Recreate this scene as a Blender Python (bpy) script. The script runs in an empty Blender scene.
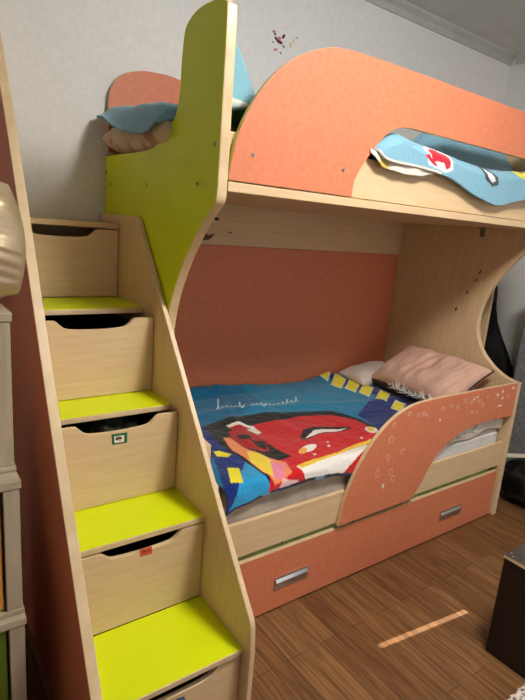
import bpy, bmesh, math, random
import numpy as np
from mathutils import Vector, Matrix, noise as mnoise
random.seed(4)
COL = bpy.context.scene.collection
sc = bpy.context.scene

# ------------------------------------------------------------------ camera numbers (solved from the photograph)
FPX = 526.486
CAM = np.array([-0.78165, -1.38300, 1.48678])
R_ = np.array([0.81183213, -0.57848956, 0.07923651])
U_ = np.array([0.07000221, 0.23115504, 0.9703953])
F_ = np.array([0.57967947, 0.78225135, -0.22815463])
def at(u, v, ax, c):
    """world point seen at a pixel on the plane axis=c"""
    d = F_ + R_*(u-262.5)/FPX - U_*(v-350)/FPX
    i = 'xyz'.index(ax)
    return CAM + d*((c-CAM[i])/d[i])

# ------------------------------------------------------------------ materials
def lin(c):
    return tuple((x/255/12.92 if x/255 <= .04045 else ((x/255+.055)/1.055)**2.4) for x in c)+(1,)
def new_mat(name, rough=.5, spec=.5):
    m = bpy.data.materials.new(name); m.use_nodes = True
    nt = m.node_tree; b = nt.nodes['Principled BSDF']
    b.inputs['Roughness'].default_value = rough
    b.inputs['Specular IOR Level'].default_value = spec
    return m, nt, b
def noise_mat(name, c1, c2, scale=(1,1,1), nscale=8, rough=.5, spec=.5, detail=6, bump=0, bscale=None, lo=.35, hi=.65, metallic=0, sheen=0):
    m, nt, b = new_mat(name, rough, spec)
    N = nt.nodes.new; L = nt.links.new
    tc = N('ShaderNodeTexCoord'); mp = N('ShaderNodeMapping'); mp.inputs['Scale'].default_value = scale
    L(tc.outputs['Object'], mp.inputs['Vector'])
    n = N('ShaderNodeTexNoise'); n.inputs['Scale'].default_value = nscale; n.inputs['Detail'].default_value = detail
    L(mp.outputs[0], n.inputs['Vector'])
    r = N('ShaderNodeValToRGB'); r.color_ramp.elements[0].position = lo; r.color_ramp.elements[1].position = hi
    r.color_ramp.elements[0].color = lin(c1); r.color_ramp.elements[1].color = lin(c2)
    L(n.outputs['Fac'], r.inputs['Fac']); L(r.outputs['Color'], b.inputs['Base Color'])
    b.inputs['Metallic'].default_value = metallic
    if sheen: b.inputs['Sheen Weight'].default_value = sheen
    if bump:
        bp = N('ShaderNodeBump'); bp.inputs['Strength'].default_value = bump; bp.inputs['Distance'].default_value = .004
        n2 = N('ShaderNodeTexNoise'); n2.inputs['Scale'].default_value = bscale or nscale*4; n2.inputs['Detail'].default_value = 3
        L(tc.outputs['Object'], n2.inputs['Vector']); L(n2.outputs['Fac'], bp.inputs['Height']); L(bp.outputs[0], b.inputs['Normal'])
    return m
BA, BB = (210,180,140), (218,190,151)
birch_x = noise_mat('birch_grain_across', BA, BB, (1.2,14,14), 5, .42, .4)
birch_y = noise_mat('birch_grain_deep', BA, BB, (14,1.2,14), 5, .42, .4)
birch_z = noise_mat('birch_grain_upright', BA, BB, (14,14,1.2), 5, .42, .4)
edge = noise_mat('birch_edge_band', (208,181,140), (219,194,155), (3,3,3), 6, .38, .5)
terra = noise_mat('terracotta_laminate', (206,120,86), (213,129,95), (1,1,1), 60, .5, .4, detail=5)
lime = noise_mat('lime_laminate', (210,224,4), (213,227,8), (1,1,1), 4, .42, .4)
shelfwood = noise_mat('pale_ash_laminate', (164,150,128), (180,165,142), (10,10,1.2), 5, .5, .4)
shelfwood_x = noise_mat('pale_ash_laminate_across', (164,150,128), (180,165,142), (1.2,10,10), 5, .5, .4)
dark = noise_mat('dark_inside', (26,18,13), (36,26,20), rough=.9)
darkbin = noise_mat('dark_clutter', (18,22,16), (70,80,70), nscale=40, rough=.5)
chrome = noise_mat('brushed_metal', (190,190,192), (215,215,218), (1,30,30), 8, .28, .5, metallic=1)
screwm = noise_mat('steel_screw', (120,118,115), (160,158,150), rough=.35, metallic=1)
blackm = noise_mat('black_print', (22,20,20), (34,30,30), rough=.6)
white_w = noise_mat('white_wallpaper', (230,230,229), (236,236,235), nscale=60, rough=.9, spec=.2, bump=.12, bscale=160)
ceil_m = noise_mat('ceiling_paint', (205,203,198), (210,208,203), rough=.9, spec=.2)
trim_m = noise_mat('cornice_paint', (186,186,182), (196,196,192), rough=.6)
boxm = noise_mat('black_ash_veneer', (24,15,12), (34,21,16), (8,8,1), 6, .5, .4)
boxtop = noise_mat('worn_dark_top', (62,54,50), (80,70,64), nscale=20, rough=.45)
pinkf = noise_mat('dusty_pink_cotton', (204,164,146), (212,174,156), nscale=10, rough=.9, spec=.1, bump=.15, bscale=60)
darkpipe = noise_mat('dark_plum_piping', (48,22,26), (60,28,32), rough=.8)
whitef = noise_mat('white_lace', (225,220,212), (238,234,228), rough=.9)
palesheet = noise_mat('pale_cotton', (200,188,178), (214,202,196), nscale=7, rough=.9, spec=.1)
lacesheet = noise_mat('cream_crumpled_cotton', (214,204,190), (226,218,206), nscale=7, rough=.9, spec=.1)
greysheet = noise_mat('beige_grey_sheet', (170,160,148), (198,188,176), (1,1,1), 9, .95, .1, bump=.3, bscale=25)
matwhite = noise_mat('mattress_ticking', (198,196,194), (214,212,210), rough=.9, spec=.1)
greensheet = noise_mat('green_fabric', (128,150,88), (150,170,108), nscale=18, rough=.9, spec=.1)
floralm = noise_mat('faded_floral_cotton', (190,142,128), (212,190,170), nscale=11, rough=.95, spec=.1, lo=.38, hi=.52, detail=3)
goldm = noise_mat('champagne_satin', (186,164,134), (204,184,156), nscale=5, rough=.36, spec=.6, metallic=.6)
bagm = noise_mat('black_plastic', (10,10,11), (18,18,19), rough=.3, spec=.6, bump=.9, bscale=22)
coatm = noise_mat('black_nylon', (12,12,14), (22,22,24), rough=.7, spec=.3, bump=.4, bscale=14)
greyfab = noise_mat('mottled_grey_fabric', (112,112,112), (140,140,140), nscale=45, rough=.95, spec=.1)
orangem = noise_mat('amber_front', (196,130,52), (208,144,64), rough=.5)
greenfr = noise_mat('olive_front', (84,100,12), (94,110,18), rough=.5)
paperm = noise_mat('cream_paper', (214,200,176), (228,216,196), rough=.8)
blindm = noise_mat('white_blind', (225,225,222), (230,230,228), rough=.9)
def flat(name, c, rough=.6): return noise_mat(name, c, tuple(min(255, x+5) for x in c), rough=rough)
m_red = flat('red_print', (176,40,26)); m_white = flat('white_print', (228,222,214)); m_green = flat('green_print', (20,96,52))
m_pinkp = flat('pink_print', (196,120,140)); m_yel = flat('pale_yellow_print', (214,206,130)); m_blue = flat('blue_print', (60,90,130))
m_brown = flat('brown_print', (96,54,44)); m_mar = flat('maroon_print', (74,30,36)); m_orange = flat('orange_print', (200,74,40))

def vc_mat(name, rough=.9, bump=.5, bscale=120, wave=False, sheen=.3):
    m, nt, b = new_mat(name, rough, .15)
    N = nt.nodes.new; L = nt.links.new
    a = N('ShaderNodeVertexColor'); a.layer_name = 'Print'
    tc = N('ShaderNodeTexCoord'); n2 = N('ShaderNodeTexNoise'); n2.inputs['Scale'].default_value = bscale; n2.inputs['Detail'].default_value = 2
    L(tc.outputs['Object'], n2.inputs['Vector'])
    L(a.outputs['Color'], b.inputs['Base Color'])
    bp = N('ShaderNodeBump'); bp.inputs['Strength'].default_value = bump; bp.inputs['Distance'].default_value = .004
    if wave:
        v = N('ShaderNodeTexVoronoi'); v.inputs['Scale'].default_value = 55; L(tc.outputs['Object'], v.inputs['Vector'])
        ad = N('ShaderNodeMath'); ad.operation = 'ADD'; L(v.outputs['Distance'], ad.inputs[0]); L(n2.outputs['Fac'], ad.inputs[1]); L(ad.outputs[0], bp.inputs['Height'])
    else: L(n2.outputs['Fac'], bp.inputs['Height'])
    L(bp.outputs[0], b.inputs['Normal']); b.inputs['Sheen Weight'].default_value = sheen
    return m
quilt_m = vc_mat('printed_quilt', wave=True)
terry_m = vc_mat('printed_light_blue_quilt', bscale=90, bump=.9)

def floor_mat():
    m, nt, b = new_mat('laminate_floor', .42, .35)
    N = nt.nodes.new; L = nt.links.new
    tc = N('ShaderNodeTexCoord'); sp = N('ShaderNodeSeparateXYZ'); cb = N('ShaderNodeCombineXYZ')
    L(tc.outputs['Object'], sp.inputs[0]); L(sp.outputs['Y'], cb.inputs['X']); L(sp.outputs['X'], cb.inputs['Y'])
    br = N('ShaderNodeTexBrick'); br.inputs['Scale'].default_value = 1; br.inputs['Brick Width'].default_value = .62; br.inputs['Row Height'].default_value = .075
    br.inputs['Mortar Size'].default_value = .0012; br.inputs['Bias'].default_value = 0; br.offset = .37; br.offset_frequency = 2
    br.inputs['Color1'].default_value = lin((116,80,48)); br.inputs['Color2'].default_value = lin((142,104,66)); br.inputs['Mortar'].default_value = lin((70,45,26))
    L(cb.outputs[0], br.inputs['Vector'])
    mp = N('ShaderNodeMapping'); mp.inputs['Scale'].default_value = (26,1.3,1); L(tc.outputs['Object'], mp.inputs['Vector'])
    n = N('ShaderNodeTexNoise'); n.inputs['Scale'].default_value = 3.2; n.inputs['Detail'].default_value = 7; n.inputs['Distortion'].default_value = .6
    L(mp.outputs[0], n.inputs['Vector'])
    r = N('ShaderNodeValToRGB'); r.color_ramp.elements[0].position = .36; r.color_ramp.elements[1].position = .62
    r.color_ramp.elements[0].color = (.42,.38,.34,1); r.color_ramp.elements[1].color = (1.08,1.05,1.0,1)
    L(n.outputs['Fac'], r.inputs['Fac'])
    mx = N('ShaderNodeMix'); mx.data_type = 'RGBA'; mx.blend_type = 'MULTIPLY'; mx.inputs['Factor'].default_value = .85
    L(br.outputs['Color'], mx.inputs['A']); L(r.outputs['Color'], mx.inputs['B']); L(mx.outputs['Result'], b.inputs['Base Color'])
    return m
floor_m = floor_mat()

# ------------------------------------------------------------------ object helpers
def link(name, me, parent=None):
    o = bpy.data.objects.new(name, me); COL.objects.link(o)
    if parent: o.parent = parent
    return o
def tag(o, label=None, cat=None, group=None, kind=None):
    if label: o['label'] = label
    if cat: o['category'] = cat
    if group: o['group'] = group
    if kind: o['kind'] = kind
    return o
def thing(name, label, cat, group=None, loc=(0,0,0)):
    o = bpy.data.objects.new(name, None); COL.objects.link(o); o.empty_display_size = .1
    # the parts are modelled in world coordinates; the empty sits at the base and the parts are offset back
    o.location = loc
    return tag(o, label, cat, group)
def fin(name, bm, mats, parent=None, smooth=False, bevel=0, recalc=True):
    if recalc: bmesh.ops.recalc_face_normals(bm, faces=bm.faces[:])
    if parent is not None:
        base = parent.location if parent.type == 'EMPTY' else (parent.parent.location if parent.parent else parent.location*0)
        for v in bm.verts: v.co -= Vector(base)
    me = bpy.data.meshes.new(name); bm.to_mesh(me); bm.free()
    for m in (mats if isinstance(mats, (list, tuple)) else [mats]): me.materials.append(m)
    if smooth:
        for p in me.polygons: p.use_smooth = True
    o = link(name, me, parent)
    if bevel:
        md = o.modifiers.new('bevel', 'BEVEL'); md.width = bevel; md.segments = 2; md.limit_method = 'ANGLE'; md.angle_limit = math.radians(50)
    return o
def P3(axis, p, c):
    if axis == 'x': return (c, p[0], p[1])
    if axis == 'y': return (p[0], c, p[1])
    return (p[0], p[1], c)
def add_prism(bm, pts, axis, a, b, mi=(0,0,0)):
    va = [bm.verts.new(P3(axis, p, a)) for p in pts]; vb = [bm.verts.new(P3(axis, p, b)) for p in pts]
    f = bm.faces.new(va); f.material_index = mi[0]
    f = bm.faces.new(list(reversed(vb))); f.material_index = mi[1]
    n = len(pts)
    for i in range(n):
        f = bm.faces.new((va[i], vb[i], vb[(i+1) % n], va[(i+1) % n])); f.material_index = mi[2]
def prism(name, pts, axis, a, b, mats, mi=(0,0,0), parent=None, bevel=.002):
    bm = bmesh.new(); add_prism(bm, pts, axis, a, b, mi)
    return fin(name, bm, mats, parent, bevel=bevel)
def add_box(bm, x0, x1, y0, y1, z0, z1, mi=0):
    add_prism(bm, [(x0,y0),(x1,y0),(x1,y1),(x0,y1)], 'z', z0, z1, (mi,mi,mi))
def box(name, x0, x1, y0, y1, z0, z1, mats, parent=None, bevel=.002):
    bm = bmesh.new(); add_box(bm, x0, x1, y0, y1, z0, z1)
    return fin(name, bm, mats, parent, bevel=bevel)
def smooth_path(P, n=8):
    """Catmull-Rom through open list"""
    out = []
    Q = [P[0]]+list(P)+[P[-1]]
    for i in range(1, len(Q)-2):
        a, b, c, d = [np.array(Q[j], float) for j in (i-1, i, i+1, i+2)]
        for k in range(n):
            t = k/n
            out.append(tuple(.5*((2*b)+(-a+c)*t+(2*a-5*b+4*c-d)*t*t+(-a+3*b-3*c+d)*t**3)))
    out.append(tuple(P[-1])); return out
def rounded(pts, rads, n=6):
    out = []; N = len(pts)
    for i in range(N):
        p = Vector(pts[i]); r = rads[i] if isinstance(rads, (list, tuple)) else rads
        if r <= 0: out.append(tuple(p)); continue
        a = (Vector(pts[i-1])-p).normalized(); b = (Vector(pts[(i+1) % N])-p).normalized()
        ang = a.angle(b); t = r/math.tan(ang/2)
        p0 = p+a*t; p1 = p+b*t
        for k in range(n+1):
            s = k/n; out.append(tuple(p0.lerp(p, s).lerp(p.lerp(p1, s), s)))
    return out
def add_disc(bm, c, axis, r, h, n=12, mi=0):
    i = 'xyz'.index(axis); o = [c[j] for j in range(3) if j != i]
    pts = [(o[0]+r*math.cos(2*math.pi*k/n), o[1]+r*math.sin(2*math.pi*k/n)) for k in range(n)]
    add_prism(bm, pts, axis, c[i], c[i]+h, (mi,mi,mi))
def screw(c, axis, h, parent, r=.006, m=None):
    bm = bmesh.new(); add_disc(bm, c, axis, r, h)
    return fin('screw', bm, m or screwm, parent, bevel=.001)
def tube(name, pts, r, mat, parent=None, n=8, closed=False):
    bm = bmesh.new(); P = [Vector(p) for p in pts]; rings = []
    for i, p in enumerate(P):
        if closed: t = P[(i+1) % len(P)]-P[i-1]
        else: t = P[min(i+1, len(P)-1)]-P[max(i-1, 0)]
        t.normalize(); a = t.orthogonal().normalized() if i == 0 else (rings_a-t*rings_a.dot(t)).normalized()
        rings_a = a; b = t.cross(a)
        rings.append([bm.verts.new(p+a*r*math.cos(2*math.pi*k/n)+b*r*math.sin(2*math.pi*k/n)) for k in range(n)])
    M = len(rings)
    for i in range(M if closed else M-1):
        A, B = rings[i], rings[(i+1) % M]
        for k in range(n): bm.faces.new((A[k], A[(k+1) % n], B[(k+1) % n], B[k]))
    if not closed: bm.faces.new(rings[0]); bm.faces.new(rings[-1])
    return fin(name, bm, mat, parent, smooth=True)
def grid_mesh(name, X, Y, Z, mat, parent=None, colors=None, thick=0, close_u=False):
    nu, nv = X.shape
    V = np.stack([X, Y, Z], -1).reshape(-1, 3)
    if parent is not None and parent.type == 'EMPTY': V = V-np.array(parent.location)
    idx = np.arange(nu*nv).reshape(nu, nv)
    a, b, c, d = idx[:-1,:-1].ravel(), idx[1:,:-1].ravel(), idx[1:,1:].ravel(), idx[:-1,1:].ravel()
    me = bpy.data.meshes.new(name); me.from_pydata(V.tolist(), [], np.stack([a, b, c, d], 1).tolist()); me.update()
    for p in me.polygons: p.use_smooth = True
    me.materials.append(mat)
    if colors is not None:
        ca = me.color_attributes.new('Print', 'FLOAT_COLOR', 'POINT')
        cc = np.concatenate([colors.reshape(-1, 3), np.ones((nu*nv, 1))], 1).astype(np.float32)
        ca.data.foreach_set('color', cc.ravel())
    o = link(name, me, parent)
    if thick:
        md = o.modifiers.new('thick', 'SOLIDIFY'); md.thickness = thick; md.offset = -1
    return o
def nz(X, Y, s, seed=0.0):
    f = np.vectorize(lambda a, b: mnoise.noise(Vector((a*s+seed, b*s-seed, seed*.7))))
    return f(X, Y)
def inpoly(X, Y, poly):
    ins = np.zeros(X.shape, bool); n = len(poly)
    for i in range(n):
        x0, y0 = poly[i]; x1, y1 = poly[(i+1) % n]
        if y0 == y1: continue
        c = ((y0 > Y) != (y1 > Y)) & (X < (x1-x0)*(Y-y0)/(y1-y0)+x0)
        ins ^= c
    return ins
def near_path(X, Y, path, w):
    m = np.zeros(X.shape, bool)
    for (x0, y0), (x1, y1) in zip(path[:-1], path[1:]):
        dx, dy = x1-x0, y1-y0; L = dx*dx+dy*dy+1e-12
        t = np.clip(((X-x0)*dx+(Y-y0)*dy)/L, 0, 1)
        m |= (X-x0-t*dx)**2+(Y-y0-t*dy)**2 < w*w
    return m
def smoothstep(a, b, x):
    t = np.clip((x-a)/(b-a), 0, 1); return t*t*(3-2*t)

# ------------------------------------------------------------------ the room
XW, YW, ZC = 2.85, .925, 2.758
XL, YF = -3.0, -3.3
def struct(o): o['kind'] = 'structure'; return o
struct(box('floor', XL, XW, YF, YW, -.05, 0, floor_m, bevel=0))
struct(box('ceiling', XL, XW, YF, YW, ZC, ZC+.05, ceil_m, bevel=0))
struct(box('wall_back', XL-.1, XW+.1, YW, YW+.1, -.05, ZC+.05, white_w, bevel=0))
bm = bmesh.new()
add_box(bm, XW, XW+.1, YF-.1, -1.16, -.05, ZC+.05); add_box(bm, XW, XW+.1, -.12, YW, -.05, ZC+.05)
add_box(bm, XW, XW+.1, -1.16, -.12, -.05, 1.2); add_box(bm, XW, XW+.1, -1.16, -.12, 2.45, ZC+.05)
struct(fin('wall_right', bm, white_w))
struct(box('wall_left', XL-.1, XL, YF-.1, YW, -.05, ZC+.05, white_w, bevel=0))
WX0, WX1, WZ0, WZ1 = 1.25, 2.75, 1.0, 2.5
bm = bmesh.new()
add_box(bm, XL, WX0, YF-.1, YF, -.05, ZC+.05); add_box(bm, WX1, XW, YF-.1, YF, -.05, ZC+.05)
add_box(bm, WX0, WX1, YF-.1, YF, -.05, WZ0); add_box(bm, WX0, WX1, YF-.1, YF, WZ1, ZC+.05)
struct(fin('wall_front', bm, white_w))
# window frame and roller blind
bm = bmesh.new()
for x in (WX0, (WX0+WX1)/2-.02, WX1-.04): add_box(bm, x, x+.04, YF-.06, YF-.03, WZ0, WZ1)
add_box(bm, WX0, WX1, YF-.06, YF-.03, WZ1-.04, WZ1)
struct(fin('window_1', bm, trim_m))
tag(box('roller_blind', WX0-.03, WX1+.03, YF+.001, YF+.005, WZ0-.02, WZ1+.02, blindm, bevel=0), 'white roller blind drawn down over the front window', 'blind')
# side window in the right wall: two curtains leave a narrow slit, a blade of sun falls through it on the floor
S0 = Vector((.613, -.352, 0)); S1 = Vector((1.088, -.410, 0)); hd = (S0-S1).normalized(); EL = math.radians(45)
sun_d = Vector((hd.x*math.cos(EL), hd.y*math.cos(EL), -math.sin(EL)))
def gap_pt(p):
    t = (XW-.03-p.x)/(-sun_d.x); return p.y-sun_d.y*t, -sun_d.z*t
(gy, gz1), (gy1, gz0) = gap_pt(S0), gap_pt(S1)
gh = .011
bm = bmesh.new()
for y in (-1.16, -.16): add_box(bm, XW+.03, XW+.06, y, y+.04, 1.2, 2.45)
for z in (1.2, 2.41): add_box(bm, XW+.03, XW+.06, -1.12, -.16, z, z+.04)
struct(fin('window_2', bm, trim_m))
for k, (y0, y1) in enumerate(((-1.25, gy-gh), (gy+gh, -.05))):
    n = 60; ln = []
    for i in range(n+1):
        y = y0+(y1-y0)*i/n; ln.append((XW-.03+.012*math.sin(i*.9)*(1 if 2 < i < n-2 else 0), y))
    pts = ln+[(x+.004, y) for x, y in reversed(ln)]
    bm = bmesh.new(); add_prism(bm, pts, 'z', 1.12, 2.52)
    tag(fin('curtain', bm, blindm), ['pale curtain on the right wall window, the half nearer the front of the room', 'pale curtain on the right wall window, the half nearer the bed'][k], 'curtain')
# added unseen plates: close the slit above and below to trim the sun streak
for z0, z1, l in ((1.12, gz0, 'lower'), (gz1, 2.52, 'upper')):
    tag(box('slit_blocker', XW-.018, XW-.012, gy-.03, gy+.03, z0, z1, blindm, bevel=0), 'added unseen pale plate closing the slit between the curtains, the '+l+' one', 'light blocker')
# cornice
def cornice(name, prof, axis, a, b):
    return struct(prism(name, prof, axis, a, b, trim_m, bevel=0))
pr = [(YW,ZC-.062),(YW-.012,ZC-.062),(YW-.016,ZC-.05),(YW-.012,ZC-.045),(YW-.014,ZC-.03),(YW-.04,ZC-.012),(YW-.046,ZC),(YW,ZC)]
cornice('trim_1', pr, 'x', XL, XW)
pr2 = [(XW-(YW-y), z) for y, z in pr]
cornice('trim_2', pr2, 'y', YF, YW-.046)
struct(box('baseboard_back', XL, XW, YW-.012, YW, 0, .06, trim_m))
struct(box('baseboard_right', XW-.012, XW, YF, YW-.012, 0, .06, trim_m))

# leftovers of peeled stickers on the back wall
def wall_bits(name, label, bits, y, group=None, cat='sticker'):
    c = at(280, 42, 'y', y); t = thing(name, label, cat, group, loc=tuple(c))
    for pts, m in bits:
        q = [at(u, v, 'y', y) for u, v in pts]; bm = bmesh.new()
        add_prism(bm, [(p[0], p[2]) for p in q], 'y', y-.0012, y)
        fin('sticker_scrap', bm, m, t)
    return t
def blob(u, v, a, b, ang=0, n=12):
    c, s = math.cos(ang), math.sin(ang)
    return [(u+a*math.cos(t)*c-b*math.sin(t)*s, v+a*math.cos(t)*s+b*math.sin(t)*c) for t in [2*math.pi*k/n for k in range(n)]]
wall_bits('wall_sticker', 'torn maroon, pink and yellow sticker remnant high on the white back wall', [
    (blob(279.5,42,3.6,1.6,.5), m_mar), (blob(276,38.5,2.2,1.1,1.0), m_mar), (blob(283.5,36.5,1.3,2.6,.5), m_mar), (blob(279,38.5,2,2,.1), m_pinkp),
    (blob(274,31.5,1.8,1.3), m_pinkp), (blob(275,34,.8,1.8,-.4), m_mar), (blob(275.5,49.5,2,1.2), m_pinkp), (blob(283.5,46.5,.8,1.5,-.7), m_blue),
    (blob(280.5,53,.6,1.4,-.6), m_blue), (blob(273,42,.7,1), m_blue), (blob(290.5,45,.9,3.2), m_yel), (blob(293.5,41,.7,2.6,.3), m_yel), (blob(297,38,.7,.8), m_blue),
    (blob(286,27,3,1.2,.2), m_white)], YW-.0005)

# ------------------------------------------------------------------ the staircase of drawers
H, RUN = .29, .26
TF = {4: -.355, 3: -.095, 2: .165, 1: .425, 0: .685}       # front edge of each tread (0 = top board)
TZ = {4: H, 3: 2*H, 2: 3*H, 1: 4*H, 0: 5*H}
YB = .915
stairs = thing('stair_cabinet', 'birch staircase cabinet with lime green treads and a drawer under every step', 'stairs', loc=(-.2, .2, 0))
# left side: tall sloping board, terracotta outside
lp = [(YB,0),(-.385,0),(-.385,.205)]+smooth_path([(-.385,.205),(-.322,.301),(.02,.88),(.367,1.479),(.56,1.80),(.74,2.069),(YB,2.31)],5)[1:]
prism('side_panel', lp, 'x', -.432, -.402, [terra, birch_z, edge], (0,1,2), stairs, .003)['label'] = 'tall sloping left side board with a terracotta outer face'
rp = rounded([(YB,0),(YB,1.485),(.511,1.485),(-.378,.39),(-.388,.30),(-.388,0)], [0,.01,.04,.05,.03,0])
prism('side_panel', rp, 'x', 0, .018, [birch_z, birch_z, edge], (0,1,2), stairs, .003)
bm = bmesh.new()
for k in (4, 3, 2, 1):
    prism('tread', rounded([(TF[k],TZ[k]),(TF[k-1],TZ[k]),(TF[k-1],TZ[k]-.018),(TF[k],TZ[k]-.018)], 0), 'x', -.402, -.0005, [edge, edge, edge], parent=stairs, bevel=.002)
    # lime laminate skin on the top of each tread
    o = box('tread_top', -.4015, -.001, TF[k]+.002, TF[k-1]-.001, TZ[k]-.0005, TZ[k]+.0012, lime, stairs, 0)
    o['label'] = 'lime green laminate face of a step'
box('top_board', -.402, -.0005, TF[0], YB, TZ[0]-.02, TZ[0], [birch_x], stairs)
box('back_board', -.402, -.0005, YB-.012, YB, 0, TZ[0]-.02, [birch_x], stairs)
# drawers
pull = {0: .0, 1: .095, 2: .052, 3: .004, 4: -.008}
def drawer(k):
    # k = index of the board above it
    zt = TZ[k]-.019; zb = (TZ[k+1]+.003) if k < 4 else .012
    y = TF[k]-pull[k]+ (.004 if k in (0,3) else 0)
    t = zt-.004 if k not in (1, 2) else zt-.003
    if k == 0: t = zt-.006
    if k == 1: t = 1.141
    if k == 2: t = .859
    x0, x1 = -.398, -.003
    d = .031
    # notch: shallow pull cut-out
    nx0, nx1 = -.335, -.078
    if k == 0: nx0, nx1 = -.345, -.095
    if k == 3: nx0, nx1 = -.33, -.08
    top = smooth_path([(nx1+.012,t),(nx1,t-.004),(nx1-.022,t-.024),(nx1-.045,t-d),(nx1-.10,t-d-.003),(nx0+.10,t-d-.003),(nx0+.045,t-d),(nx0+.022,t-.024),(nx0,t-.004),(nx0-.012,t)], 4)
    fr = [(x0,zb),(x1,zb),(x1,t)]+top+[(x0,t)]
    o = prism('drawer', fr, 'y', y, y+.016, [birch_x, birch_x, edge], (0,1,2), stairs, .0015)
    # drawer box behind the front
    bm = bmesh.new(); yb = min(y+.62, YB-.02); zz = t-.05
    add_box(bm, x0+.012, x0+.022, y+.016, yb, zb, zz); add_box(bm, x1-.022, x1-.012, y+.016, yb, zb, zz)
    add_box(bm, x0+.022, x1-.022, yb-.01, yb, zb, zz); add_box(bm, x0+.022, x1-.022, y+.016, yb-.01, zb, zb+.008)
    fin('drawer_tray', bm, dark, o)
    return o, y
D = {k: drawer(k) for k in range(5)}
def decal(name, parent, px, y, bits, label):
    bm = bmesh.new(); mats = []
    for i, (pts, m) in enumerate(bits):
        if m not in mats: mats.append(m)
        q = [at(u, v, 'y', y) for u, v in pts]
        add_prism(bm, [(p[0], p[2]) for p in q], 'y', y-.0008-.0003*i, y+.0002, (mats.index(m),)*3)
    o = fin(name, bm, mats, parent); o['label'] = label; return o
y2 = D[2][1]
decal('sticker', D[2][0], None, y2, [([(111.5,434.5),(127.2,432.2),(127.2,442.3),(112.3,444.8)], m_green), ([(114,436.5),(124,435),(124,441.6),(114.5,443)], m_white),
      (blob(118.5,438.3,3.6,1.8,-.2), m_brown), (blob(119.5,440.3,1.6,1.1), m_white), (blob(119.8,440.4,.6,.6), m_blue)], 'small green picture sticker on the drawer front')
y3 = D[3][1]
decal('sticker', D[3][0], None, y3, [([(140,549.5),(152,546.2),(152,553.3),(140,556.8)], m_orange), (blob(144,551.5,1.8,.9,-.2), m_mar), (blob(148.6,550.5,1.5,.6,-.2), m_mar)], 'small orange red sticker on the drawer front')
y4 = D[4][1]
decal('sticker', D[4][0], None, y4, [([(176,699),(184,696),(187,704),(178,707)], m_blue), (blob(181,701.5,2,1.6), m_white)], 'small blue sticker on the drawer front')
# clutter showing in the second and third drawers: crumpled dark packages
def crumple(name, x0, x1, y0, y1, z0, z1, mat, parent, seed=0, n=22, amp=.35):
    bm = bmesh.new(); bmesh.ops.create_icosphere(bm, subdivisions=4, radius=1)
    c = Vector(((x0+x1)/2, (y0+y1)/2, (z0+z1)/2)); s = Vector(((x1-x0)/2, (y1-y0)/2, (z1-z0)/2))
    for v in bm.verts:
        p = v.co.copy(); k = 1+amp*mnoise.noise(p*2.2+Vector((seed,0,0)))+amp*.4*mnoise.noise(p*6+Vector((0,seed,0)))
        q = Vector([math.copysign(abs(t)**.7, t) for t in p])
        v.co = c+Vector((q.x*s.x, q.y*s.y, q.z*s.z))*k*.9
    return fin(name, bm, mat, parent, smooth=True)
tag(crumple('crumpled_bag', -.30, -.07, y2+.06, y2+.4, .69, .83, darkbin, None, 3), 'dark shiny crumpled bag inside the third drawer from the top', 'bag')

# ------------------------------------------------------------------ the bunk bed
XR0, XR1 = 1.937, 1.972
GX0, GX1 = .021, .055
bed = thing('bunk_bed', 'birch bunk bed with terracotta guard rails and a lime green end panel', 'bunk bed', loc=(1.0, .45, 0))
YBK = .920
curve = [(-.020,1.585),(-.016,1.552),(.0,1.531),(.026,1.512),(.082,1.460),(.159,1.367),(.223,1.265),(.262,1.17),(.276,1.08),(.262,.98),(.215,.90),(.15,.842),(.08,.804),(.02,.787),(-.0195,.784)]
cs = smooth_path(curve, 5)
# left end panel, tall at the front, low at the wall where one climbs in
gp = [(YBK,0),(-.0195,0)]+list(reversed(cs))+smooth_path([(-.020,1.60),(-.020,1.80),(-.018,2.03),(-.005,2.068),(.05,2.084),(.137,2.086),(.197,2.071),(.230,2.041),(.242,1.965),(.249,1.866),(.272,1.81),(.32,1.776),(.395,1.738),(.46,1.720),(.60,1.717)],5)+[(YBK,1.722)]
prism('end_panel', gp, 'x', GX0, GX1, [lime, lime, edge], (0,1,2), bed, .004)['label'] = 'lime green left end panel with a curved front edge'
rp = [(YBK,0),(-.0195,0)]+list(reversed(cs))+smooth_path([(-.020,1.60),(-.020,1.80),(-.018,2.03),(-.005,2.065),(.05,2.078),(.12,2.080)],5)+[(YBK,2.078)]
prism('end_panel', rp, 'x', XR0, XR1, [birch_z, birch_z, edge], (0,1,2), bed, .004)['label'] = 'birch right end panel with a curved front edge'
# back boards
box('back_panel', GX1, XR0, .905, .920, .30, 1.378, [terra], bed)['label'] = 'terracotta back board of the lower bunk'
box('header_board', GX1, XR0, .900, .920, 1.379, 1.60, [birch_x], bed)
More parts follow.
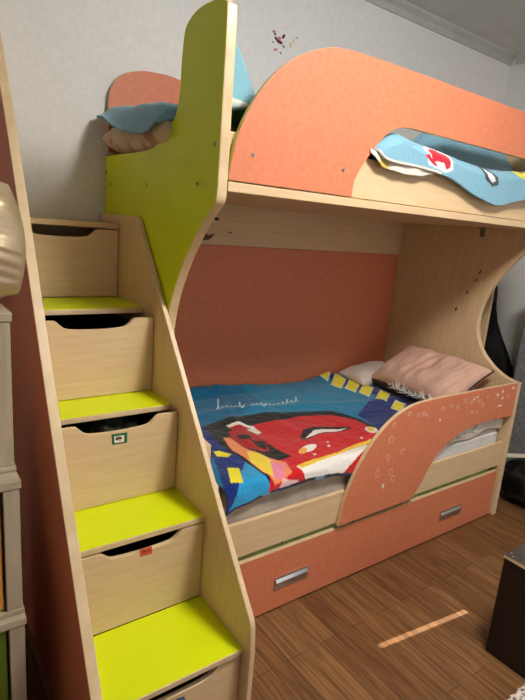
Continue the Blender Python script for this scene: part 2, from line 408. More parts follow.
# upper tier
box('upper_base', GX1, XR0, .0, .900, 1.577, 1.600, [birch_x], bed)
box('front_ledge', GX1, XR0, -.022, -.0005, 1.577, 1.605, [birch_x], bed)['label'] = 'birch strip along the bottom of the upper bunk'
box('side_rail', GX1, XR0, .0, .018, 1.609, 1.745, [birch_x], bed)['label'] = 'birch side rail of the upper bunk'
ug = [(GX1+.001,1.609),(.557,1.609)]+smooth_path([(.557,1.609),(.563,1.666),(.600,1.729),(.662,1.803),(.700,1.838),(.731,1.856),(.790,1.870),(.864,1.873)],4)[1:]+[(1.85,1.873),(XR0-.001,1.873)]
ug += [(XR0-.001,2.056),(1.5,2.056),(.855,2.057),(.614,2.056)]+smooth_path([(.614,2.056),(.476,2.051),(.392,2.038),(.279,1.990),(.192,1.921),(.129,1.840),(.085,1.752),(.066,1.68),(GX1+.001,1.62)],5)[1:]
prism('guard_rail', ug, 'y', -.020, -.002, [terra, terra, edge], (0,1,2), bed, .002)['label'] = 'terracotta upper guard rail with a curved left end'
bg = [(GX1+.001,1.735),(.026,1.735),(.026,1.93)]+smooth_path([(.026,1.93),(.036,1.985),(.075,2.04),(.149,2.072),(.225,2.082),(.343,2.078),(.6,2.02),(.85,1.93),(1.0,1.86),(1.3,1.80)],5)[1:]+[(XR0-.001,1.80),(XR0-.001,1.6005),(GX1+.001,1.6005)]
prism('back_guard', bg, 'y', .895, .912, [terra, terra, edge], (0,1,2), bed, .002)['label'] = 'terracotta board along the wall side of the upper bunk'
# lower tier
box('side_rail', GX1, XR0, .0, .018, .302, .442, [birch_x], bed)['label'] = 'birch side rail of the lower bunk'
box('lower_base', GX1, XR0, .018, .900, .302, .32, [birch_x], bed)
lg = [(.693,.297)]+smooth_path([(.693,.297),(.715,.415),(.756,.518),(.826,.625),(.903,.701),(.988,.751),(1.082,.779),(1.185,.787),(1.35,.789)],5)[1:]
lg += [(XR0-.0005,.786),(XR0-.0005,.598)]+smooth_path([(1.75,.606),(1.634,.603),(1.52,.592),(1.432,.566),(1.36,.532),(1.308,.495),(1.26,.44),(1.225,.38),(1.166,.303)],5)
prism('guard_rail', lg, 'y', -.020, -.002, [terra, terra, edge], (0,1,2), bed, .002)['label'] = 'terracotta lower guard rail swept up to the right end'
# trundle drawer
dr = box('drawer', GX1+.012, XR0-.014, -.004, .014, .008, .272, [terra], bed)
dr['label'] = 'long terracotta trundle drawer front under the lower bunk'
box('edge_strip', GX1+.012, XR0-.014, -.004, .014, .2725, .2745, [edge], dr, 0)
bm = bmesh.new(); add_box(bm, .09, 1.91, .014, .86, .03, .05); add_box(bm, .09, .105, .014, .86, .05, .2); add_box(bm, 1.895, 1.91, .014, .86, .05, .2); add_box(bm, .105, 1.895, .845, .86, .05, .2)
fin('drawer_tray', bm, birch_x, dr)
for hx0, hx1 in ((.388,.562), (1.442,1.622)):
    bm = bmesh.new(); z0, z1, y = .098, .150, -.004; fw = .006
    add_box(bm, hx0, hx1, y-.004, y, z1-fw, z1); add_box(bm, hx0, hx1, y-.004, y, z0, z0+fw)
    add_box(bm, hx0, hx0+fw, y-.004, y, z0+fw, z1-fw); add_box(bm, hx1-fw, hx1, y-.004, y, z0+fw, z1-fw)
    add_prism(bm, [(y-.0005,z0+fw),(y-.0005,z1-fw),(y-.0025,z1-fw),(y-.010,z1-fw-.012),(y-.0035,z0+fw)], 'x', hx0+fw, hx1-fw)
    h = fin('handle', bm, chrome, dr, bevel=.0008); h['label'] = 'brushed metal recessed handle'
    box('handle_slot', hx0+fw, hx1-fw, y-.011, y-.004, z1-fw-.004, z1-fw, blackm, h, 0)
# screws
for u, v in ((253,155),(343,170)): p = at(u, v, 'y', -.02); screw((p[0], -.0222, p[2]), 'y', .003, bed, .0065, screwm)
for u, v in ((353,521),(400,504)): p = at(u, v, 'y', -.02); screw((p[0], -.0222, p[2]), 'y', .003, bed)
for u, v in ((282,542.5),(459,480.5)): p = at(u, v, 'y', 0); screw((p[0], -.002, p[2]), 'y', .003, bed)
for y, z in ((.844,1.606),(.478,1.601),(.103,1.597),(.008,1.704),(.90,1.655)): screw((GX0-.002, y, z), 'x', .003, bed)
# bracket at the top of the right end panel
bm = bmesh.new(); add_box(bm, XR0-.004, XR0-.0005, .325, .352, 1.525, 1.575); add_box(bm, XR0-.03, XR0-.0005, .325, .352, 1.572, 1.5765)
add_disc(bm, (XR0-.006, .338, 1.54), 'x', .002, .005)
fin('bracket', bm, screwm, bed)['label'] = 'small metal corner bracket'
# sticker residue: small outlines and flecks on the lower guard rail
def ring(bm, c, a, b, ang, y, w=.0012, n=14):
    V = []
    for rr in (1, 1-w/min(a, b)):
        V.append([(c[0]+rr*(a*math.cos(t)*math.cos(ang)-b*math.sin(t)*math.sin(ang)), c[1]+rr*(a*math.cos(t)*math.sin(ang)+b*math.sin(t)*math.cos(ang))) for t in [2*math.pi*k/n for k in range(n)]])
    o = [bm.verts.new((p[0], y, p[1])) for p in V[0]]; i = [bm.verts.new((p[0], y, p[1])) for p in V[1]]
    o2 = [bm.verts.new((p[0], y+.0012, p[1])) for p in V[0]]
    for k in range(n):
        bm.faces.new((o[k], o[(k+1) % n], i[(k+1) % n], i[k])); bm.faces.new((o[k], o2[k], o2[(k+1) % n], o[(k+1) % n]))
rings = [(391.5,440,2.4,3.2),(402.5,451.5,1.7,2.8),(388.5,458,1.8,3),(377.7,473.5,2,3.8),(391,472,1.8,3),(393,478,1.6,2.6),(395,425,1.6,2),(410,414,1.7,2),(419,415,1.4,1.7),(424,413.5,1.6,2),(427,415,1.2,1.5),(443,409,1.4,1.8),(452,406,1.3,1.8),(458,407,1.2,1.6),(466,401,1.2,1.8),(472,403,1,1.6),(476,399,1.6,2.2),(480,402,1.4,2),(483,405,1.4,2),(473,412,1.6,1),(477,413,1,1),(488,397,.9,1.3),(508,396,1.1,1.8)]
flecks = [(383,486,1,2.4),(440,420,.8,1.4),(497.8,395,.9,1.6),(503,391.5,.8,1.7),(502.5,398,.9,1.4),(513.5,388,1.1,1.3),(500.5,405.5,1.3,.7),(498.5,406,.6,1),(474,399.5,.8,1),(478,397,.7,1.2)]
for k, (u, v, a, b) in enumerate(rings):
    p = at(u, v, 'y', -.0206); q = at(u+a, v, 'y', -.0206); r = at(u, v-b, 'y', -.0206)
    bm = bmesh.new(); ring(bm, (p[0], p[2]), abs(q[0]-p[0]), abs(r[2]-p[2]), .2*math.sin(k*3.), -.0210)
    fin('sticker_outline', bm, m_white, bed, recalc=True)
for u, v, a, b in flecks:
    p = at(u, v, 'y', -.0206); q = at(u+a, v, 'y', -.0206); r = at(u, v-b, 'y', -.0206)
    bm = bmesh.new(); add_prism(bm, [(p[0]+abs(q[0]-p[0])*math.cos(t), p[2]+abs(r[2]-p[2])*math.sin(t)) for t in [math.pi/4*k for k in range(8)]], 'y', -.0211, -.0199)
    fin('sticker_fleck', bm, m_white, bed)
# worn picture stickers inside the lower bunk
def inner_bits(bits, plane, c, off):
    for pts, m in bits:
        q = [at(u, v, plane, c) for u, v in pts]; bm = bmesh.new()
        if plane == 'y': add_prism(bm, [(p[0], p[2]) for p in q], 'y', c-off, c+.0003)
        else: add_prism(bm, [(p[1], p[2]) for p in q], 'x', c-off, c+.0003)
        fin('sticker_remnant', bm, m, bed)
inner_bits([(blob(211.5,218,2.6,1.8,.3), blackm), (blob(216.8,219,2.4,1.7,.3), blackm), ([(202,229),(204,225),(205.4,225.4),(203.4,230)], m_mar),
            ([(197,239),(201,235),(204,236),(206,233),(208,235),(212,234.5),(215,232.5),(212,237.5),(208,240),(201,240)], m_brown), ([(228.5,232.5),(231.5,231.5),(232,234),(231,232.9),(228.6,233.4)], m_brown)], 'y', .8985, .001)
inner_bits([(blob(480,272,.8,2.2,.5), m_mar), (blob(476,280,.8,1.9,.6), m_brown), (blob(467,292.5,.8,2,.4), m_mar), (blob(456,309,.9,2.2,.4), m_mar)], 'x', XR0-.0005, .001)

# ------------------------------------------------------------------ lower bunk bedding
def slab(name, x0, x1, y0, y1, z0, z1, mat, r=.03, amp=0.0, seed=0, parent=None):
    n1, n2, n3 = 60, 24, 4
    bm = bmesh.new(); bmesh.ops.create_cube(bm, size=1)
    bmesh.ops.subdivide_edges(bm, edges=bm.edges[:], cuts=24, use_grid_fill=True)
    sx, sy, sz = x1-x0, y1-y0, z1-z0
    for v in bm.verts:
        p = Vector((v.co.x*sx, v.co.y*sy, v.co.z*sz))
        q = Vector((max(-sx/2+r, min(sx/2-r, p.x)), max(-sy/2+r, min(sy/2-r, p.y)), max(-sz/2+r, min(sz/2-r, p.z))))
        d = p-q
        if d.length > 1e-6: p = q+d.normalized()*min(r, d.length if d.length < r else r)
        w = Vector(((x0+x1)/2, (y0+y1)/2, (z0+z1)/2))+p
        if amp:
            nrm = d.normalized() if d.length > 1e-6 else Vector((0,0,1 if v.co.z > 0 else -1))
            w += nrm*amp*(mnoise.noise(w*9+Vector((seed,0,0)))+.5*mnoise.noise(w*24))
        v.co = w
    return fin(name, bm, mat, parent, smooth=True)
mat_low = tag(slab('mattress', .075, 1.925, .024, .888, .325, .545, greysheet, .035, .007, 2), 'beige grey covered mattress in the lower bunk', 'mattress')
tag(slab('trundle_mattress', .12, 1.88, .016, .83, .055, .292, greensheet, .02, .003, 5), 'green covered mattress hidden in the trundle drawer', 'mattress')
# loose pale sheet crumpled over the front edge of the mattress at the pillow end
nx, nv = 150, 60
s = np.linspace(1.22, 1.915, nx)[:, None]; t = np.linspace(0, 1, nv)[None, :]
S, T = s+0*t, t+0*s
yy = .20-.165*np.clip(T/.72, 0, 1); dn = np.clip((T-.72)/.28, 0, 1)
hh = .588+.035*nz(S, T, 9, 1)+.04*nz(S, T, 16, 4)+.03*smoothstep(1.5, 1.85, S)
hem = .50+.010*np.sin(S*22)+.028*smoothstep(1.4,1.85,S)
hh = .552+(hh-.552)*smoothstep(.20,.11,yy); Zs = hh*(1-dn)+hem*dn; Zs = np.maximum(Zs, np.where(dn < .3, .552, .4))
Ys = yy-.014*np.sin(dn*math.pi/2)-.030*np.sin(dn*3.1)*np.abs(nz(S, T*2, 16, 6))
Ys = np.maximum(Ys, .006)
tag(grid_mesh('crumpled_sheet', S, Ys, Zs, lacesheet, thick=.003), 'pale crumpled sheet spilling over the mattress edge beneath the swept guard rail', 'sheet')
# white tape edge of the under-mattress
slab('border', 1.10, 1.905, .0195, .10, .43, .500, matwhite, .012, .001, 7, parent=mat_low)['label'] = 'white border of the mattress at its right end'

# the printed quilt
def px_xy(pts, z=.612): return [tuple(at(u, v, 'z', z)[:2]) for u, v in pts]
nx, ny = 470, 330
xs = np.linspace(.085, 1.66, nx); 
U, T = np.meshgrid(xs, np.linspace(0, 1.0, ny), indexing='ij')     # T: arc from the wall edge to the front hem
ywall = .882-.0*U; arc = ywall-.035+.088                              # length over the top plus the drop at the front
A = T*arc
topL = ywall-.035
flat_part = A < topL
Yp = ywall-A                                                          # the cloth unrolled flat: where its print lies
Y = np.where(flat_part, ywall-A, .035-.040*np.sin(np.clip((A-topL)/.06, 0, 1)*math.pi/2))
drop = np.clip(A-topL, 0, None)
Zb = .590+.018*smoothstep(.45,.9,Y)
wr = .010*nz(U, Y, 3.2, 2)+.007*nz(U, Y, 8, 7)+.0025*nz(U, Y, 22, 3)
# long folds across the middle
wr += .007*np.exp(-((Y-.55-.10*np.sin(U*3))/.03)**2)+.006*np.exp(-((U-.35-.3*Y)/.025)**2)
Zq = Zb+np.clip(wr, -.012, .03)-(.092*smoothstep(0,.09,drop)*(.5+.5*smoothstep(0,.05,drop))+.0*drop)*(.8+.25*np.sin(U*6+2))+.045*smoothstep(.80,.87,Y)*np.exp(-((U-.45)/.4)**2)+.03*smoothstep(.78,.87,Y)*np.exp(-((U-1.42)/.12)**2)
# right-hand hem lifts a little over the pillow end, left hem curls down
Zq -= .012*smoothstep(.125,.085,U)
hemw = smoothstep(.0, .05, drop); Y = Y-.008*hemw*np.sin(U*14+1)
Y = np.maximum(Y, -.0015)
# the right hem slants: the corner nearest the wall stops shorter
shift = -.05*smoothstep(1.3,1.66,U)*smoothstep(.3,.9,Y)-.38*smoothstep(.9,1.66,U)*smoothstep(.34,.0,Y)
Xq = U+shift
def C(*rgb): return np.array(lin(rgb)[:3])
Xq += .055*smoothstep(.42,.12,Y)*smoothstep(.40,.085,U)
cols = np.zeros(U.shape+(3,)); cols[:] = C(28,128,168)
def paint(poly, c, z=.612): cols[inpoly(Xq, Yp, px_xy(poly, z))] = C(*c)
tealD = (22,104,146); navy = (18,44,116); sky = (40,150,206); red = (200,22,32); blk = (18,18,24); yel = (236,222,40); wht = (232,228,222)
paint([(185,380),(215,380),(262,400),(215,428),(185,430)], tealD)
# right: navy field with a row of yellow blocks
navR = [(373,396),(358,411),(383,428),(395,450),(470,440),(460,380),(405,395)]
paint(navR, navy)
paint([(300,374),(330,366),(470,396),(470,420),(405,405),(372,392),(345,386),(318,377)], navy)
paint([(398,409),(408,403),(420,404),(415,420)], sky)
def tile(u, v, a=6.3, b=3.6, sk=-2.0):
    q = [(u-a+sk+2, v+b-1.8), (u-a+4, v-b-.8), (u+a+1, v-b+2.0), (u+a-3.2, v+b+1.2)]
    paint([(u+(x-u)*1.14, v+(y-v)*1.18) for x, y in q], (226,226,210)); paint(q, yel)
for u, v in ((324,376.5),(337.7,382),(352,385),(366,388.3),(383,393.6),(398,403),(416,412)): tile(u, v)
# left: navy and sky fields with yellow blocks
paint([(196,424),(206,424),(245,448),(246,462),(240,470),(236,500),(190,500),(190,440)], navy)
paint([(200,448),(214,458),(224,480),(218,492),(196,492)], (24,110,160))
paint([(246,457),(276,477),(279,500),(230,500),(240,476)], sky)
paint([(213,449),(219,448),(232,452),(228,455),(217,454)], yel); paint([(227.5,465),(239,464.5),(243,478),(231,479.5)], yel)
# middle: a plain sweep of red on black with bright bands
paint([(203,424),(220,418),(245,412.5),(270,410),(310,408),(332,408),(360,414),(384,428),(372,450),(330,482),(288,480),(262,470),(240,455),(226,447),(214,436)], blk)
paint([(252,421),(272,418),(300,412.5),(331,411.5),(356,415.5),(380,429),(379,437),(366,450),(349,466),(315,478),(290,483),(274,477),(262,460),(292,453),(268,440),(256,430)], red)
paint([(228,428),(238,425),(254,427),(262,435),(270,446),(262,449),(246,444),(234,438)], (176,24,34))
paint([(236,431),(250,432),(252,437),(240,436)], blk); paint([(250,437),(264,438),(268,446),(258,444)], blk)
paint([(223,436),(230,434),(242,443),(262,452),(286,458),(292,466),(278,474),(262,468),(246,456),(232,448)], (232,140,92))
paint([(247,448),(262,452),(276,460),(276,472),(264,468),(250,458)], (240,212,70)); paint([(270,458),(286,460),(284,470),(274,472)], (226,130,160))
paint([(226,422),(240,419),(254,422),(262,428),(258,430),(244,424),(232,426)], wht); paint([(229,424),(240,421.5),(252,424),(246,425),(234,427)], (176,24,34))
paint([(296,462),(316,458),(340,450),(366,440),(371,442),(352,454),(347,464),(334,470),(312,468)], wht)
paint([(298,461),(318,455),(338,449),(356,440),(372,435),(372,438),(352,446),(336,452),(318,458),(302,463)], (240,200,60))
paint([(283,470),(300,468),(316,474),(306,480),(284,476)], (236,190,190))
paint([(300,436),(303,427),(312,424),(350,422.5),(352,424.5),(336,429),(318,431),(306,437)], blk); paint([(305,435),(314,427.5),(348,424),(336,428),(318,430.5)], wht)
paint(blob(308,446,9.5,3.2,-.35), wht); paint(blob(303.5,448,4,2.6,-.35), (240,170,60))
paint(blob(372,426.5,7,3,.3), wht); paint(blob(371,426,3.6,2.2,.3), (240,200,60))
for u, v in ((328,438.5),(329,442.5),(362,434),(315,451)): paint(blob(u, v, 1.5, .9), wht)
# flowing pale handwriting stitched near the wall side
wr_px = []
for i in range(150):
    tt = i/149; u0 = 216+82*tt; v0 = 406.0-8.6*tt+2.0*math.sin(tt*math.pi)
    am = .7+2.6*max(0, math.sin(tt*23+.9))**6+(1.6 if i < 8 else 0)+(1.4 if i > 140 else 0)
    wr_px.append((u0+1.1*math.sin(i*.8), v0+am*math.sin(i*.8+1.3)-am*.4))
gap = [(i < 52 or 62 < i) for i in range(150)]
path = []; mk = np.zeros(U.shape, bool); q = px_xy(wr_px, .618)
for i in range(149):
    if gap[i]: mk |= near_path(Xq, Yp, [q[i], q[i+1]], .0028)
cols[mk] = C(206,222,224)
# front hem band is printed dark
hb = drop > .066+.006*np.sin(U*9); cols[hb] = C(24,40,84); cols[hb & (np.sin(U*31+np.sin(U*9)) > .1)] = C(16,18,24); cols[hb & (np.sin(U*23+1) > .86)] = C(120,140,160)
tag(grid_mesh('printed_quilt', Xq, Y, Zq, quilt_m, colors=cols, thick=.006), 'teal and navy quilt with a red sweep and yellow blocks spread over the lower bunk', 'quilt')
# cream roll showing where the quilt folds at the stair end
rl = [(.098+.006*math.sin(k*.5), .012+.05*k, .575) for k in range(0, 9)]
tag(tube('rolled_cushion', [(.100, .036+.035*k, .583) for k in range(0, 10)], .030, palesheet, n=14), 'cream rolled cushion end poking out under the quilt by the stairs', 'cushion')

# pillows
def pillow(name, origin, ux, uy, un, w, h, th, mat, label, cat='pillow', seed=0, n=2.6, amp=.012, group=None, parent=None, fs=1.0, pinch=.07):
    nu = 60; a = np.linspace(-1, 1, nu); Ua, Va = np.meshgrid(a, a, indexing='ij')
    # rounded rectangle outline pinched at the middle of each side
    pin = 1-pinch*(1-Va**2)*np.abs(Ua)**3; pin2 = 1-pinch*(1-Ua**2)*np.abs(Va)**3
    X = Ua*w/2*pin; Yp = Va*h/2*pin2
    prof = (np.clip(1-np.abs(Ua)**n, 0, 1)*np.clip(1-np.abs(Va)**n, 0, 1))**.45
    wr = nz(Ua*w*fs, Va*h*fs, 9, seed)*amp+nz(Ua*w*fs+3*Va*h, Va*h*fs*.3, 14, seed+3)*amp*.8
    top = th*.5*prof+wr*prof; bot = -th*.5*prof
    o, ux, uy, un = [np.array(q, float) for q in (origin, ux, uy, un)]
    ux /= np.linalg.norm(ux); uy /= np.linalg.norm(uy); un /= np.linalg.norm(un)
    bm = bmesh.new(); Vt = []
    for Zp in (top, bot):
        W = o+X[..., None]*ux+Yp[..., None]*uy+Zp[..., None]*un
        Vt.append([[bm.verts.new(W[i, j]) for j in range(nu)] for i in range(nu)])
    for k in range(2):
        for i in range(nu-1):
            for j in range(nu-1): bm.faces.new((Vt[k][i][j], Vt[k][i+1][j], Vt[k][i+1][j+1], Vt[k][i][j+1]))
    bmesh.ops.remove_doubles(bm, verts=bm.verts[:], dist=.0004)
    ob = fin(name, bm, mat, parent, smooth=True)
    if label: tag(ob, label, cat, group)
    edge_pts = [(i/20*2-1, -1) for i in range(20)]+[(1, i/20*2-1) for i in range(20)]+[(1-i/20*2, 1) for i in range(20)]+[(-1, 1-i/20*2) for i in range(20)]
    E = []
    for eu, ev in edge_pts:
        x = eu*w/2*(1-.07*(1-ev**2)*abs(eu)**3); y = ev*h/2*(1-.07*(1-eu**2)*abs(ev)**3)
        E.append(o+x*ux+y*uy)
    return ob, E
# pink pillow leaning on the right end panel
A0 = np.array([1.575,.40,.640]); B0 = np.array([1.890,.40,.805]); ux = B0-A0; uy = np.array([0.03,1,0.0]); un = np.cross(ux, uy)
pp, E = pillow('pillow', (A0+B0)/2+np.array([0,0,.012]), ux, uy, un, np.linalg.norm(ux)*1.05, .60, .17, pinkf, 'dusty pink pillow with dark piping leaning on the right bed end', seed=5, amp=.017, fs=.75)
tube('piping', E, .0045, darkpipe, pp, closed=True)
# lace frill of the pillowcase opening
bm = bmesh.new(); rnd = random.Random(3)
q0 = np.array([1.545,.22,.648]); q1 = np.array([1.560,.50,.650])
for k in range(110):
    f = rnd.random(); p = Vector(q0+(q1-q0)*f); d = Vector((rnd.uniform(-1,.35), rnd.uniform(-.5,.5), rnd.uniform(.0,.75))).normalized()*rnd.uniform(.03,.065)
    s = d.cross(Vector((0,0,1))).normalized()*.003; s2 = Vector((0,0,.0015))
    a = [bm.verts.new(v) for v in (p-s-s2, p+s-s2, p+s+s2, p-s+s2)]; b = [bm.verts.new(v) for v in (p+d-s*.3, p+d+s*.3, p+d+s*.3+s2, p+d-s*.3+s2)]
    for i in range(4): bm.faces.new((a[i], a[(i+1) % 4], b[(i+1) % 4], b[i]))
    bm.faces.new(b)
fl = fin('lace_frill', bm, whitef, pp); fl['label'] = 'white lace frill'; fl['kind'] = 'stuff'
tube('border_stripe', [(1.555,.13,.640),(1.560,.25,.642),(1.566,.40,.644),(1.572,.55,.644),(1.578,.67,.642)], .006, darkpipe, pp)
pillow('pillow', (1.68,.775,.640), (1,0,.05), (0,1,0.05), (-.05,-.05,1), .38, .22, .12, palesheet, 'pale grey pillow lying behind the pink one against the back board', seed=9, amp=.01)

# ------------------------------------------------------------------ upper bunk bedding
tag(slab('mattress', .075, 1.925, .024, .888, 1.605, 1.725, palesheet, .03, .002, 12), 'thin pale mattress in the upper bunk', 'mattress')
pillow('pillow', (.29,.585,1.778), (1,0,.0), (0,1,.02), (0,0,1), .60, .60, .15, floralm, 'faded floral pillow squashed under the blue quilt of the upper bunk', seed=15, amp=.02, n=5)
# light blue quilt
nx, nt = 420, 260
xs = np.linspace(-.028, 1.90, nx); Ux, Ta = np.meshgrid(xs, np.linspace(0, 1, nt), indexing='ij')
# hem height at the front, as a function of x (hangs over the rail through the opening)
hemx = [0, .55, .64, .70, .90, 1.09, 1.276, 1.434, 1.628, 1.9]; hemz = [1.86, 1.80, 1.775, 1.745, 1.742, 1.722, 1.674, 1.656, 1.697, 1.72]
topx = [0, .55, .66, .76, .90, 1.05, 1.20, 1.36, 1.50, 1.63, 1.9]; topz = [1.80, 1.80, 1.80, 1.842, 1.825, 1.812, 1.80, 1.792, 1.800, 1.815, 1.80]
cv = smooth_path(list(zip(hemx, hemz)), 12); hem = np.interp(Ux, [c[0] for c in cv], [c[1] for c in cv]); ftop = np.interp(Ux, topx, topz)
over = smoothstep(.60, .66, Ux)                     # 1 where the quilt goes over the rail
yfront = .06*(1-over)+.012*over
L1 = .885-yfront; L2 = np.maximum(ftop-hem, .002)*over+.001
Aa = Ta*(L1+L2); dd = np.clip(Aa-L1, 0, None); yy = .885-np.clip(Aa, 0, L1)
hts = 1.815+.018*nz(Ux, yy, 4, 3)+.010*nz(Ux, yy, 11, 8)
hts = np.where(Ux > .55, hts-.01, hts)
w = smoothstep(.25, .0, yy-yfront)
zt = hts*(1-w)+(ftop)*w
zt += .20*np.exp(-((Ux-1.64)/.40)**6-((yy-.33)/.12)**2)       # a second lump further back
zt += .235*np.exp(-((Ux-.16)/.085)**2-((yy-.20)/.09)**2)        # heap beside the tall end panel
# left end drapes over the low part of the end panel
lf = smoothstep(.30, .02, Ux)*smoothstep(.25, .42, yy)
zt += lf*(.062+.012*np.sin(yy*9))
dl = smoothstep(.03, -.028, Ux)*smoothstep(.25,.38,yy)
zt -= dl*(np.interp(yy, [.25,.45,.62,.80,.89], [.095,.10,.085,.045,.025])+.003*np.sin(yy*17))
yfl = np.where(dd > 0, yfront-.040*over*np.sqrt(np.clip(dd/.03, 0, 1))-.004*over*np.sin(Ux*20), yy)
zt = zt-dd; 
zt = np.where(dd > 0, np.maximum(zt, hem), zt)
xq = np.maximum(Ux, -.03+.095*smoothstep(.34,.27,yy))
cols = np.zeros(Ux.shape+(3,)); cols[:] = C(122,172,194)
# bleached quilting: alternate faint stripes of the weave
fr = (dd > 0)
def xz_poly(pts, y=-.03): return [(at(u, v, 'y', y)[0], at(u, v, 'y', y)[2]) for u, v in pts]
def paintf(pts, c): cols[inpoly(xq, zt, xz_poly(pts)) & (yfl < .10)] = C(*c)
paintf([(425,150),(431,147),(452,158),(451,170),(444,173),(428,165)], (226,226,226))
paintf([(429,152),(433,150),(449,159),(448,168),(444,170),(442,163),(432,161)], (190,24,48)); paintf([(425,156),(428,154),(436,166),(433,166)], (190,24,48))
paintf([(481,166),(487,167),(496,178),(497,185),(490,187),(484,180)], (52,56,62)); paintf([(485,170),(491,175),(494,181),(490,183),(486,177)], (214,220,224))
paintf(blob(524,172,6,8,.2), (216,206,60)); paintf(blob(525,172,2.4,3.2,.2), (40,60,40))
cols[(dd > .0) & (zt < hem+.007) & (Ux < 1.0)] = C(216,212,200)
tag(grid_mesh('blue_quilt', xq, yfl, zt, terry_m, colors=cols, thick=.009), 'light blue quilt bunched on the upper bunk and hanging out of its opening', 'quilt')
# white lining sheet hanging just below the quilt at the left of the opening
sx = np.linspace(.615, .98, 60)[:, None]; tt = np.linspace(0, 1, 14)[None, :]
Sx = sx+0*tt; Tt = tt+0*sx
zb = np.interp(Sx, [.615,.68,.80,.90,.98], [1.765,1.722,1.712,1.716,1.738]); zt2 = np.interp(Sx, [.615,.70,.98], [1.775,1.76,1.755])
Yl = -.023-.004*np.sin(Sx*60)*Tt-.003*Tt
sheetcol = np.zeros(Sx.shape+(3,)); sheetcol[:] = C(216,208,196); sheetcol[(Sx > .66) & (Sx < .72) & (Tt > .4)] = C(206,180,90)
tag(grid_mesh('lining_sheet', Sx, Yl, zt2*(1-Tt)+zb*Tt, vc_mat('printed_sheet', bump=.2), colors=sheetcol, thick=.0025), 'white sheet edge with a yellow mark peeking out below the blue quilt', 'sheet')

# ------------------------------------------------------------------ the shelf column at the left
def cube_unit(z0, z1, yf, label, xr, front=None, fmat=None, flabel=None):
    xl = xr-.42; yb = .33; t = .022; e = .012
    u = thing('shelf_cube', label, 'shelf', 'stacked shelf cubes at the left', loc=(xr-.21, .12, z0))
    box('top_board', xl-e, xr, yf, yb, z1-t, z1, [shelfwood_x], u); box('bottom_board', xl-e, xr, yf, yb, z0, z0+.014, [shelfwood_x], u)
    box('side_panel', xr-.030-e, xr-.004, yf+.003, yb, z0+.0145, z1-t-.0005, [shelfwood], u)
    box('side_panel', xl-e+.004, xl+.030, yf+.003, yb, z0+.0145, z1-t-.0005, [shelfwood], u)
    box('back_board', xl+.0305, xr-.0305-e, yb-.01, yb, z0+.0145, z1-t-.0005, [shelfwood], u)
    if front: box(front, xl+.034, xr-.030-e-.006, yf+.012, yf+.03, z0+.018, z1-t-.004, [fmat], u)['label'] = flabel
    return u
cube_unit(.002, .4325, -.094, 'pale ash shelf cube with an olive green front, lowest of its stack', -.530, 'door', greenfr, 'olive green front')
cube_unit(.4335, .8195, -.074, 'pale ash shelf cube with an amber front, middle of its stack', -.530, 'door', orangem, 'amber front')
cube_unit(.8205, 1.236, -.018, 'pale ash open shelf cube under the gold cushion, topmost of its stack', -.530)
pillow('satin_cushion', (-.655,.07,1.402), (1,-.02,.03), (-.02,.25,1), (0,-1,.25), .30, .27, .20, goldm, 'champagne gold satin cushion standing on the shelf cubes', 'cushion', seed=21, amp=.016, fs=.8, n=2.2, pinch=-.18)

# ------------------------------------------------------------------ right side: things between the bed and the wall
sb = thing('storage_box', 'black wooden box with a worn dark top on the floor, lower right', 'box', loc=(1.17,-.66,0))
box('box_body', .972, 1.37, -.742, -.576, 0.001, .398, [boxm], sb, .003)
o = box('top_panel', .970, 1.372, -.744, -.574, .3985, .411, [boxtop], sb, .0015); o['label'] = 'worn dark grey top panel'
box('edge_strip', .9685, .9695, -.743, -.575, .3995, .410, [edge], sb, 0)
for x, y in ((.985,-.60),(1.0,-.585)): screw((x, y, .411), 'z', .002, sb, .004, chrome)
# rug
bm = bmesh.new(); bmesh.ops.create_grid(bm, x_segments=150, y_segments=90, size=1)
for v in bm.verts:
    x = 1.25+v.co.x*.65; y = -1.15+v.co.y*.40
    v.co = Vector((x+.008*mnoise.noise(Vector((x*40,y*40,0))), y+.008*mnoise.noise(Vector((y*40,x*40,5))), .012+.008*mnoise.noise(Vector((x*70,y*70,2)))))
rug = fin('rug', bm, noise_mat('speckled_shag', (110,96,84), (214,206,196), nscale=70, rough=1, spec=.05, detail=3, lo=.42, hi=.55), recalc=True, smooth=True)
md = rug.modifiers.new('thick', 'SOLIDIFY'); md.thickness = .010; md.offset = -1
tag(rug, 'speckled grey and cream shaggy rug at the bottom right corner', 'rug')
# upright board seen through the curved cut-out
tag(box('upright_board', 2.29, 2.31, .425, .60, 0.001, 1.62, [birch_z]), 'narrow upright birch board standing behind the right bed end', 'board')
# dark coat on the right wall
def garment(name, outline, x, th, mat, label, cat):
    bm = bmesh.new(); n = 26
    zs = [p[1] for p in outline]; z0, z1 = outline[0][2], outline[-1][2]
    rows = []
    for (ya, yb, z) in outline:
        row = []
        for k in range(n):
            a = 2*math.pi*k/n; y = (ya+yb)/2+(yb-ya)/2*math.cos(a); xx = x-th/2+th/2*math.sin(a)*(1+.0)
            xx += .012*math.sin(a*5+z*9); y += .006*math.sin(a*3+z*14)
            row.append(bm.verts.new((min(xx, XW-.004), y, z)))
        rows.append(row)
    for A, B in zip(rows[:-1], rows[1:]):
        for k in range(n): bm.faces.new((A[k], A[(k+1) % n], B[(k+1) % n], B[k]))
    bm.faces.new(rows[0]); bm.faces.new(rows[-1])
    o = fin(name, bm, mat, smooth=True); return tag(o, label, cat)
prof = [(.72,.755,1.22),(.70,.775,1.16),(.675,.80,1.05),(.635,.83,.95),(.575,.86,.84),(.515,.875,.74),(.47,.88,.65),(.46,.885,.58),(.47,.885,.50),(.46,.885,.38),(.46,.88,.30)]
garment('black_coat', [(a,b,z) for a,b,z in prof], XW-.006, .14, coatm, 'black coat hanging on the white wall beyond the right bed end', 'coat')
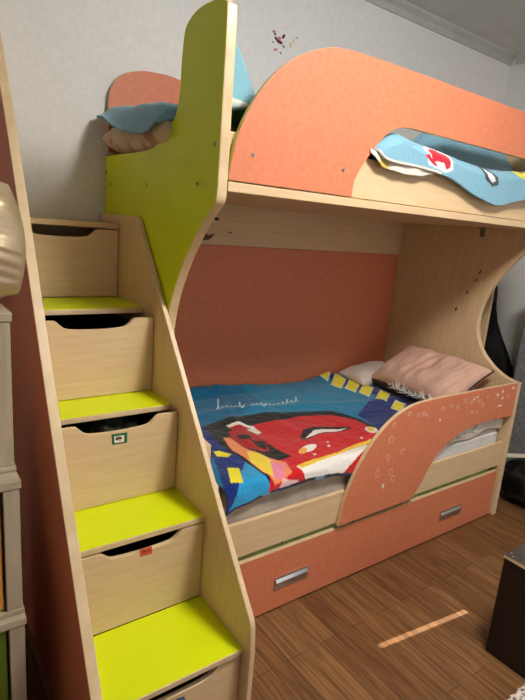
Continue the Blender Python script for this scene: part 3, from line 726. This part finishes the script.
# tall grey unit in front of it
tag(box('grey_unit', 2.46, 2.79, -.72, .285, .001, 1.30, [greyfab], bevel=.01), 'tall mottled grey fabric covered unit beyond the right end of the bed', 'wardrobe')
# black bags with papers in front
b1 = crumple('black_bag', 2.12, 2.44, -.20, .16, .0, .27, bagm, None, 11, amp=.16); tag(b1, 'shiny black plastic bag on the floor beyond the bed foot', 'bag')
b2 = crumple('black_bag', 2.16, 2.46, .23, .40, .0, .28, bagm, None, 17, amp=.16); tag(b2, 'black bag tucked behind the bed foot under the upright board', 'bag')
for b in (b1, b2):
    mz = min(v.co.z for v in b.data.vertices)
    for v in b.data.vertices: v.co.z = max(.002, v.co.z-mz-.006)
bm = bmesh.new()
for k in range(3):
    z = .262+.008*k
    add_prism(bm, [(2.03,.17-.02*k),(2.30,.02-.02*k),(2.33,.06-.02*k),(2.05,.215-.02*k)], 'z', z, z+.004)
tag(fin('paper_sheaf', bm, paperm), 'cream papers poking out over the black bag', 'papers')

# ------------------------------------------------------------------ light
WINP, LAMP = 10, 86
def area(name, loc, rot, sx, sy, power, col):
    l = bpy.data.lights.new(name, 'AREA'); l.shape = 'RECTANGLE'; l.size = sx; l.size_y = sy; l.energy = power; l.color = col
    o = bpy.data.objects.new(name, l); COL.objects.link(o); o.location = loc; o.rotation_euler = rot; return o
area('window_daylight', ((WX0+WX1)/2, YF+.02, (WZ0+WZ1)/2), (math.radians(90), 0, 0), 1.46, 1.46, WINP, (.90,.95,1.0))
sun = bpy.data.lights.new('sun', 'SUN'); sun.energy = 11; sun.angle = math.radians(.12); sun.color = (1,.90,.80)
so = bpy.data.objects.new('sun', sun); COL.objects.link(so); so.rotation_euler = sun_d.to_track_quat('-Z', 'Y').to_euler(); so.location = (6, 0, 5)
# domed ceiling lamp over the middle of the room
LX, LY = .58, -1.12
pl = thing('ceiling_lamp', 'lit round white domed lamp fixed flat to the ceiling', 'lamp', loc=(LX, LY, ZC))
gm, nt, b_ = new_mat('lit_opal_glass', .4); b_.inputs['Emission Color'].default_value = (1,.95,.88,1); b_.inputs['Emission Strength'].default_value = LAMP
b_.inputs['Base Color'].default_value = (.9,.9,.9,1)
bm = bmesh.new(); bmesh.ops.create_uvsphere(bm, u_segments=40, v_segments=16, radius=1)
bmesh.ops.delete(bm, geom=[v for v in bm.verts if v.co.z > .01], context='VERTS')
for v in bm.verts: v.co = Vector((LX+.26*v.co.x, LY+.26*v.co.y, ZC-.03+.11*v.co.z))
fin('lamp_shade', bm, gm, pl, smooth=True)
bm = bmesh.new(); add_disc(bm, (LX, LY, ZC-.032), 'z', .275, .031, 40); fin('lamp_base', bm, trim_m, pl)
w = bpy.data.worlds.new('world'); sc.world = w; w.use_nodes = True
w.node_tree.nodes['Background'].inputs['Color'].default_value = (.75,.85,1,1); w.node_tree.nodes['Background'].inputs['Strength'].default_value = 1.0

# ------------------------------------------------------------------ camera
cd = bpy.data.cameras.new('camera'); cam = bpy.data.objects.new('camera', cd); COL.objects.link(cam)
cd.sensor_fit = 'HORIZONTAL'; cd.sensor_width = 36; cd.lens = 36*FPX/525; cd.clip_start = .02
M = Matrix(((R_[0],U_[0],-F_[0],CAM[0]),(R_[1],U_[1],-F_[1],CAM[1]),(R_[2],U_[2],-F_[2],CAM[2]),(0,0,0,1)))
cam.matrix_world = M; sc.camera = cam
sc.view_settings.view_transform = 'Standard'; sc.view_settings.look = 'None'; sc.view_settings.gamma = 1; sc.view_settings.use_curve_mapping = False
sc.view_settings.exposure = 0.0
